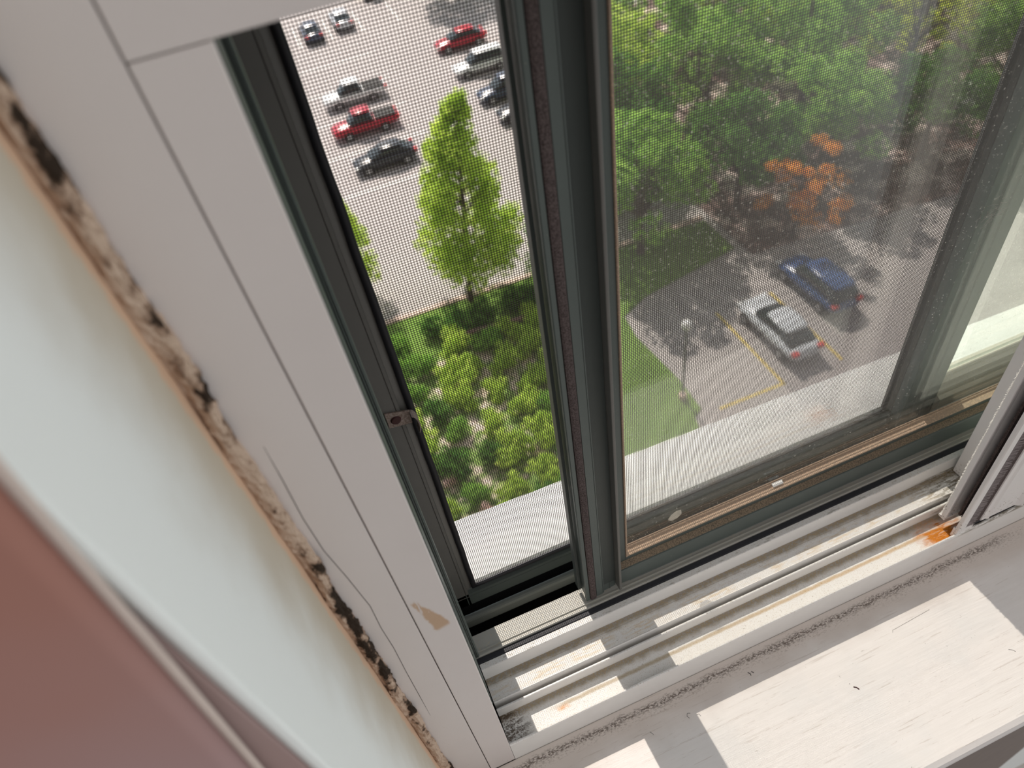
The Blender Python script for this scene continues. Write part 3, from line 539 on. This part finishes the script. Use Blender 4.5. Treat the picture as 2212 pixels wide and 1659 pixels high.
# ---------------------------------------------------------------- cars
def ring_section(w, zb, zt, x, n=12, e=3.2):
    out = []
    for k in range(n):
        a = 2 * math.pi * (k + 0.5) / n; c, s_ = math.cos(a), math.sin(a)
        r_ = (abs(c) ** e + abs(s_) ** e) ** (-1 / e); out.append((x, w * c * r_, (zb + zt) / 2 + (zt - zb) / 2 * s_ * r_))
    return out
def loft(bm, secs):
    rr = [[bm.verts.new(v) for v in s_] for s_ in secs]; n = len(rr[0])
    for a, b in zip(rr, rr[1:]):
        for k in range(n): bm.faces.new((a[k], a[(k + 1) % n], b[(k + 1) % n], b[k]))
    bm.faces.new(rr[0]); bm.faces.new(rr[-1][::-1])
def make_car(paint, label, group, x, y, heading, style='sedan'):
    """length 4.4 m along local +x (front), origin on the ground"""
    r_ = bpy.data.objects.new('car', None); C.objects.link(r_); r_['_w'] = (0, 0, 0); tag(r_, label, 'car', group)
    bm = bmesh.new(); W2 = 0.90
    if style == 'pickup': prof = [(-2.6, .80, .45, .95), (-2.5, W2, .32, 1.02), (-1.0, W2, .28, 1.04), (0.6, W2, .28, 1.05), (1.5, W2, .28, 1.06), (2.2, W2, .3, .98), (2.5, .78, .4, .8)]
    else: prof = [(-2.22, .72, .45, .80), (-2.12, .86, .32, .98), (-1.4, W2, .24, 1.02), (-0.2, W2, .2, 1.0), (0.9, W2, .22, .98), (1.7, .88, .25, .86), (2.15, .80, .32, .72), (2.24, .66, .4, .6)]
    loft(bm, [ring_section(w, zb, zt, xx) for xx, w, zb, zt in prof])
    o = link('body', bm, paint, r_, scale=1, smooth=True); s_ = o.modifiers.new('smooth', 'SUBSURF'); s_.levels = s_.render_levels = 1
    if style == 'pickup': cab = [(-0.75, .80, .8, 1.0), (-0.6, .78, .8, 1.5), (0.0, .78, .8, 1.74), (0.6, .78, .8, 1.68), (1.35, .80, .8, 1.0)]
    elif style == 'suv': cab = [(-2.1, .80, .8, .95), (-1.9, .78, .8, 1.45), (-1.5, .76, .8, 1.62), (-0.2, .76, .8, 1.66), (0.5, .76, .8, 1.50), (1.2, .80, .8, .95)]
    else: cab = [(-1.95, .80, .8, .94), (-1.35, .72, .8, 1.28), (-0.8, .68, .8, 1.42), (-0.1, .68, .8, 1.45), (0.4, .72, .8, 1.34), (1.25, .82, .8, .93)]
    bm = bmesh.new(); loft(bm, [ring_section(w, zb, zt, xx) for xx, w, zb, zt in cab])
    o = link('windows', bm, 'car_glass', r_, scale=1, smooth=True); s_ = o.modifiers.new('smooth', 'SUBSURF'); s_.levels = s_.render_levels = 1
    zt = max(q[3] for q in cab); xr = (-0.5, 0.6) if style == 'pickup' else ((-1.75, 0.35) if style == 'suv' else (-1.15, 0.2))
    bm = bmesh.new(); loft(bm, [ring_section(w, zt - 0.13, zt + h, xx, 12, 2.6) for xx, w, h in ((xr[0] - .12, .45, -.08), (xr[0], .60, -.02), ((xr[0] + xr[1]) / 2, .64, .03), (xr[1], .58, -.01), (xr[1] + .15, .42, -.08))])
    link('roof', bm, paint, r_, scale=1, smooth=True)
    if style == 'pickup':
        GB('cargo_bed', 'tyre', r_, (-2.4, -0.8, -.72, .72, .98, 1.05))
    for sx_ in (-1.35, 1.4):
        for sy in (-.82, .82):
            bm = bmesh.new(); bmesh.ops.create_cone(bm, cap_ends=True, segments=18, radius1=.33, radius2=.33, depth=.2, matrix=Matrix.Translation((sx_, sy, .33)) @ Matrix.Rotation(math.radians(90), 4, 'X'))
            w = link('wheel', bm, 'tyre', r_, scale=1); w['_w'] = (0, 0, 0)
            bm = bmesh.new(); bmesh.ops.create_cone(bm, cap_ends=True, segments=14, radius1=.19, radius2=.17, depth=.23, matrix=Matrix.Translation((sx_, sy, .33)) @ Matrix.Rotation(math.radians(90), 4, 'X'))
            link('hubcap', bm, 'hub', w, scale=1)
    xb = -2.6 if style == 'pickup' else -2.2
    for sy in (-.66, .66):
        GB('tail_light', 'tail_red', r_, (xb - .02, xb + .22, sy - .17, sy + .17, .74, .92), bevel=.03)
        GB('headlight', 'head_clear', r_, (2.0, 2.22, sy - .15, sy + .15, .58, .70), bevel=.03)
    r_.location = (x, y, G); r_.rotation_euler.z = math.radians(heading); return r_
LC = 'cars parked on the lot'
make_car('car_silver', 'silver sedan parked alone behind the right glass, its tail towards the window', None, 18.0, 19.9, 90)
make_car('car_blue', 'blue car parked to the right of the silver sedan', None, 21.4, 21.6, 90, 'suv')
make_car('car_black', 'black sedan nearest the small tree in the left column', LC, 5.6, 46.6, 180)
make_car('car_red', 'dark red car between the black and the white one in the left column', LC, 5.5, 52.2, 180, 'pickup')
make_car('car_white', 'white car with dark roof windows at the top of the left column', LC, 5.9, 57.6, 180, 'pickup')
make_car('car_red', 'bright red car at the top of the right column, beside the mullion', LC, 16.4, 62.0, 180)
make_car('car_white', 'white car directly in front of the bright red one, beside the mullion', LC, 16.2, 56.4, 180, 'suv')
make_car('car_navy', 'navy car partly hidden by the mullion, below the white one', LC, 16.3, 51.0, 180, 'suv')
make_car('car_black', 'dark car lowest of the right column, half hidden by the mullion', LC, 16.5, 47.3, 180)
make_car('car_navy', 'dark blue car in the far row, first from the left', LC, 5.4, 73.5, 90)
make_car('car_silver', 'silver car in the far row, second from the left', LC, 8.5, 74.5, 90)
make_car('car_white', 'white car half hidden by the broad tree right of the lot', LC, 14.5, 33.5, 180)
make_car('car_white', 'white van-like car showing through the leaves at the far right', LC, 40.0, 31.5, 100, 'suv')
# small orange machine in the far row
mach = root('loader', (13.0, 80, G), 'small yellow and orange machine parked at the far edge of the lot', 'vehicle', scale=1)
GB('chassis', 'line_yellow', mach, (11.8, 14.2, 79.2, 80.8, G + .5, G + 1.3), bevel=.1); GB('cab', 'car_glass', mach, (12.4, 13.4, 79.4, 80.6, G + 1.3, G + 2.3), bevel=.1)
GB('bucket', 'leaf_orange', mach, (14.3, 15.0, 79.0, 81.0, G + .2, G + 1.0), bevel=.1)
for xx in (12.2, 13.8):
    for yy in (79.1, 80.9):
        bm = bmesh.new(); bmesh.ops.create_cone(bm, cap_ends=True, segments=14, radius1=.5, radius2=.5, depth=.3, matrix=Matrix.Translation((xx, yy, G + .5)) @ Matrix.Rotation(math.radians(90), 4, 'X')); link('wheel', bm, 'tyre', mach, scale=1)

# lamp post beside the lawn
lp = root('lamp_post', (12.1, 18.5, G), 'thin dark lamp post with white globe beside the lawn tip', 'lamp post', scale=1)
bm = bmesh.new(); tube(bm, [(12.1, 18.5, G), (12.1, 18.5, G + .35)], .17, 12); link('base', bm, 'kerb', lp, scale=1)
bm = bmesh.new(); tube(bm, [(12.1, 18.5, G + .3), (12.1, 18.5, G + 4.3)], .06, 8); link('pole', bm, 'pole_grey', lp, scale=1)
bm = bmesh.new(); bmesh.ops.create_uvsphere(bm, u_segments=14, v_segments=10, radius=.22, matrix=Matrix.Translation((12.1, 18.5, G + 4.5))); link('globe', bm, 'lamp_white', lp, scale=1, smooth=True)

# ---------------------------------------------------------------- foliage
def leaves(bm, centre, rad, n, size, rng, shell=0.55):
    for i in range(n):
        d = Vector((rng.gauss(0, 1), rng.gauss(0, 1), rng.gauss(0, 1))).normalized(); rr = shell + (1 - shell) * rng.random() ** 0.5
        c0 = centre + Vector((d.x * rad[0], d.y * rad[1], d.z * rad[2])) * rr
        u = Vector((rng.gauss(0, 1), rng.gauss(0, 1), rng.gauss(0, .5))).normalized(); v = u.cross(d + Vector((0.01, 0, 0.3))); v.normalize(); s_ = size * rng.uniform(.6, 1.4)
        q = [c0 - u * s_, c0 - v * s_ * .5 + d * s_ * .2, c0 + u * s_, c0 + v * s_ * .5 + d * s_ * .2]
        bm.faces.new([bm.verts.new(x) for x in q])
def tree_mesh(kind, seed):
    rng = random.Random(seed); bm = bmesh.new(); tb = bmesh.new()
    if kind == 'cone':          # young tree with spiky leader and ragged tiers
        h = 10.3; tube(tb, [(0, 0, 0), (0.05, 0, h * .5), (0, 0.1, h * .93)], [.16, .10, .02], 8)
        for i in range(105):
            f = rng.random() ** 0.8; z = 1.4 + f * (h - 1.6); R_ = (1 - f) ** 0.75 * 2.6 + 0.15; a = rng.uniform(0, 6.28); q = rng.uniform(.35, 1)
            c0 = Vector((math.cos(a) * R_ * q, math.sin(a) * R_ * q, z + q * R_ * 0.35)); s_ = 0.34 + 0.40 * (1 - f)
            leaves(bm, c0, (s_, s_, s_ * 1.35), int(90 * s_ / .6), .15, rng, .2); tube(tb, [(0, 0, z - R_ * .2), tuple(c0)], [.04, .01], 5)
    elif kind == 'broad':
        h = 10.0; tube(tb, [(0, 0, 0), (0.1, 0, 3.2), (0.3, 0.2, 6.5)], [.28, .2, .08], 8)
        for i in range(44):
            a = rng.uniform(0, 6.28); R_ = rng.random() ** .6 * 3.6; z = 3.6 + rng.random() * 5.6 * (1 - (R_ / 4.2) ** 2); c0 = Vector((math.cos(a) * R_, math.sin(a) * R_, z)); s_ = rng.uniform(.7, 1.25)
            leaves(bm, c0, (s_, s_, s_ * .75), 120, .2, rng, .45)
            if i % 3 == 0: tube(tb, [(0, 0, 2.6), tuple(c0 * .6 + Vector((0, 0, .9))), tuple(c0)], [.1, .05, .02], 5)
    elif kind == 'sparse':
        h = 8.0; tube(tb, [(0, 0, 0), (0, 0.1, 3), (0.3, 0, 6.8)], [.2, .13, .04], 8)
        for i in range(30):
            a = rng.uniform(0, 6.28); R_ = rng.random() ** .6 * 2.9; z = 2.4 + rng.random() * 5.2; c0 = Vector((math.cos(a) * R_, math.sin(a) * R_, z)); s_ = rng.uniform(.4, .9)
            leaves(bm, c0, (s_, s_, s_ * .7), 60, .17, rng, .3); tube(tb, [(0, 0, z * .55), tuple(c0)], [.05, .015], 5)
    else:                       # shrub
        for i in range(9):
            a = rng.uniform(0, 6.28); R_ = rng.random() * .55; c0 = Vector((math.cos(a) * R_, math.sin(a) * R_, .3 + rng.random() * .55)); s_ = rng.uniform(.25, .42)
            leaves(bm, c0, (s_, s_, s_), 60, .11, rng, .3); tube(tb, [(0, 0, 0), tuple(c0)], [.03, .01], 4)
    return bm, tb
protos = {}
def plant(kind, mat, seed, x, y, sc, rot, label, cat, group, name):
    key = (kind, mat, seed)
    r_ = bpy.data.objects.new(name, None); C.objects.link(r_); tag(r_, label, cat, group)
    if key not in protos:
        r_['_w'] = (0, 0, 0); bm, tb = tree_mesh(kind, seed)
        a = link('foliage', bm, mat, r_, scale=1); b = link('trunk' if kind != 'shrub' else 'stems', tb, 'bark', r_, scale=1); protos[key] = (a, b)
    else:
        for src in protos[key]:
            c = src.copy(); C.objects.link(c); c.parent = r_
    r_.location = (x, y, G + 0.03); r_.rotation_euler.z = rot; r_.scale = (sc, sc, sc * random.uniform(.95, 1.08)); return r_
random.seed(21)
yt = plant('cone', 'leaf_bright', 1, 5.9, 29.8, 1.1, 0.4, 'bright green young tree with ragged spiky top, in the middle of the left opening', 'tree', None, 'young_tree'); yt.rotation_euler = (0, math.radians(8), 0.4)
plant('cone', 'leaf_bright', 2, 0.2, 33.0, 0.8, 2.0, 'bright green tree cut by the left edge of the screen', 'tree', None, 'young_tree')
plant('cone', 'leaf_mid', 3, 10.6, 28.6, 0.62, 1.0, 'smaller green tree just right of the bright young tree, against the mullion', 'tree', None, 'young_tree')
TG = 'trees behind the right glass'
names = ['left', 'middle', 'right']
tr = []
for row, yy in enumerate((29.2, 35.0, 41.4, 49.0, 57.4)):
    n = 6 if row < 3 else 6
    for k in range(n):
        xx = (15.6, 17.0, 19.5, 23.5, 27.5)[row] + k * (6.2 + row * 0.5) + random.uniform(-.7, .7)
        tr.append((row, k, xx, yy + random.uniform(-.8, .8)))
words_r = ['front row', 'second row', 'third row', 'fourth row', 'hindmost row']; words_k = ['first', 'second', 'third', 'fourth', 'fifth', 'sixth']
for row, k, xx, yy in tr:
    if row == 0: kind, mat, sd = ('broad', 'leaf_mid', 12) if k in (0, 2, 4) else ('broad', 'leaf_deep', 15)
    elif (row + k) % 3 == 0: kind, mat, sd = 'broad', 'leaf_mid', 13
    elif k >= 3 and row < 4: kind, mat, sd = 'sparse', 'leaf_yellow', 14
    elif k == 1 and row < 3: kind, mat, sd = 'sparse', 'leaf_mid', 11
    else: kind, mat, sd = 'broad', ('leaf_bright' if row >= 2 else 'leaf_deep'), 15
    lab = {'sparse': 'thin-crowned', 'broad': 'broad dense'}[kind] + ' ' + {'leaf_mid': 'mid green', 'leaf_deep': 'dark green', 'leaf_bright': 'bright green', 'leaf_yellow': 'yellow-green'}[mat] + ' tree, %s from left in the %s' % (words_k[k], words_r[row])
    plant(kind, mat, sd, xx, yy, random.uniform(.82, 1.08) * (0.86 if row == 0 else 1.0), random.uniform(0, 6.28), lab, 'tree', TG, 'broadleaf_tree')
plant('sparse', 'leaf_orange', 17, 23.0, 25.6, 0.72, .5, 'small orange-leaved tree among the green trees behind the glass', 'tree', None, 'orange_tree')
plant('broad', 'leaf_deep', 15, 19.5, 74.0, 1.0, .5, 'dark green tree at the far end of the parking lot, beside the mullion', 'tree', None, 'broadleaf_tree')
# shrubs in the bed below the left opening
random.seed(33); pts = []
rowsn = ['nearest the ledge', 'second from the ledge', 'third from the ledge', 'fourth from the ledge', 'fifth from the ledge', 'sixth from the ledge', 'along the timber rail', 'along the kerb']
side = ['far left', 'left', 'middle left', 'middle right', 'right', 'far right']
for r0 in range(8):
    for k in range(6):
        yy = 15.6 + r0 * 1.75 + random.uniform(-.35, .35); xx = -0.2 + k * 1.45 + r0 * 0.16 + (r0 % 2) * .7 + random.uniform(-.3, .3)
        mat = ['leaf_mid', 'leaf_bright', 'leaf_deep'][random.choice((0, 1, 1, 2)) if r0 < 6 else random.choice((0, 1, 2))]
        sc = random.uniform(.95, 1.35)
        plant('shrub', mat, {'leaf_mid': 31, 'leaf_bright': 32, 'leaf_deep': 34}[mat], xx, yy, sc, random.uniform(0, 6.28),
              '%s rounded shrub, %s in the row %s' % ({'leaf_mid': 'green', 'leaf_bright': 'bright green', 'leaf_deep': 'dark green'}[mat], side[k], rowsn[r0]), 'shrub', 'shrubs in the bed below the left opening', 'shrub')
for i, (xx, yy) in enumerate(((2.2, 16.6), (4.4, 16.2), (1.2, 18.9))):
    plant('shrub', 'petal_pink', 36, xx, yy, .55, i, ('pink flowering clump nearest the ledge, on the left', 'pink flowering clump nearest the ledge, on the right', 'pink flowering clump farther out at the left')[i], 'flower', 'pink flower clumps', 'flower_clump')
for o in list(bpy.data.objects):
    if '_w' in o: del o['_w']
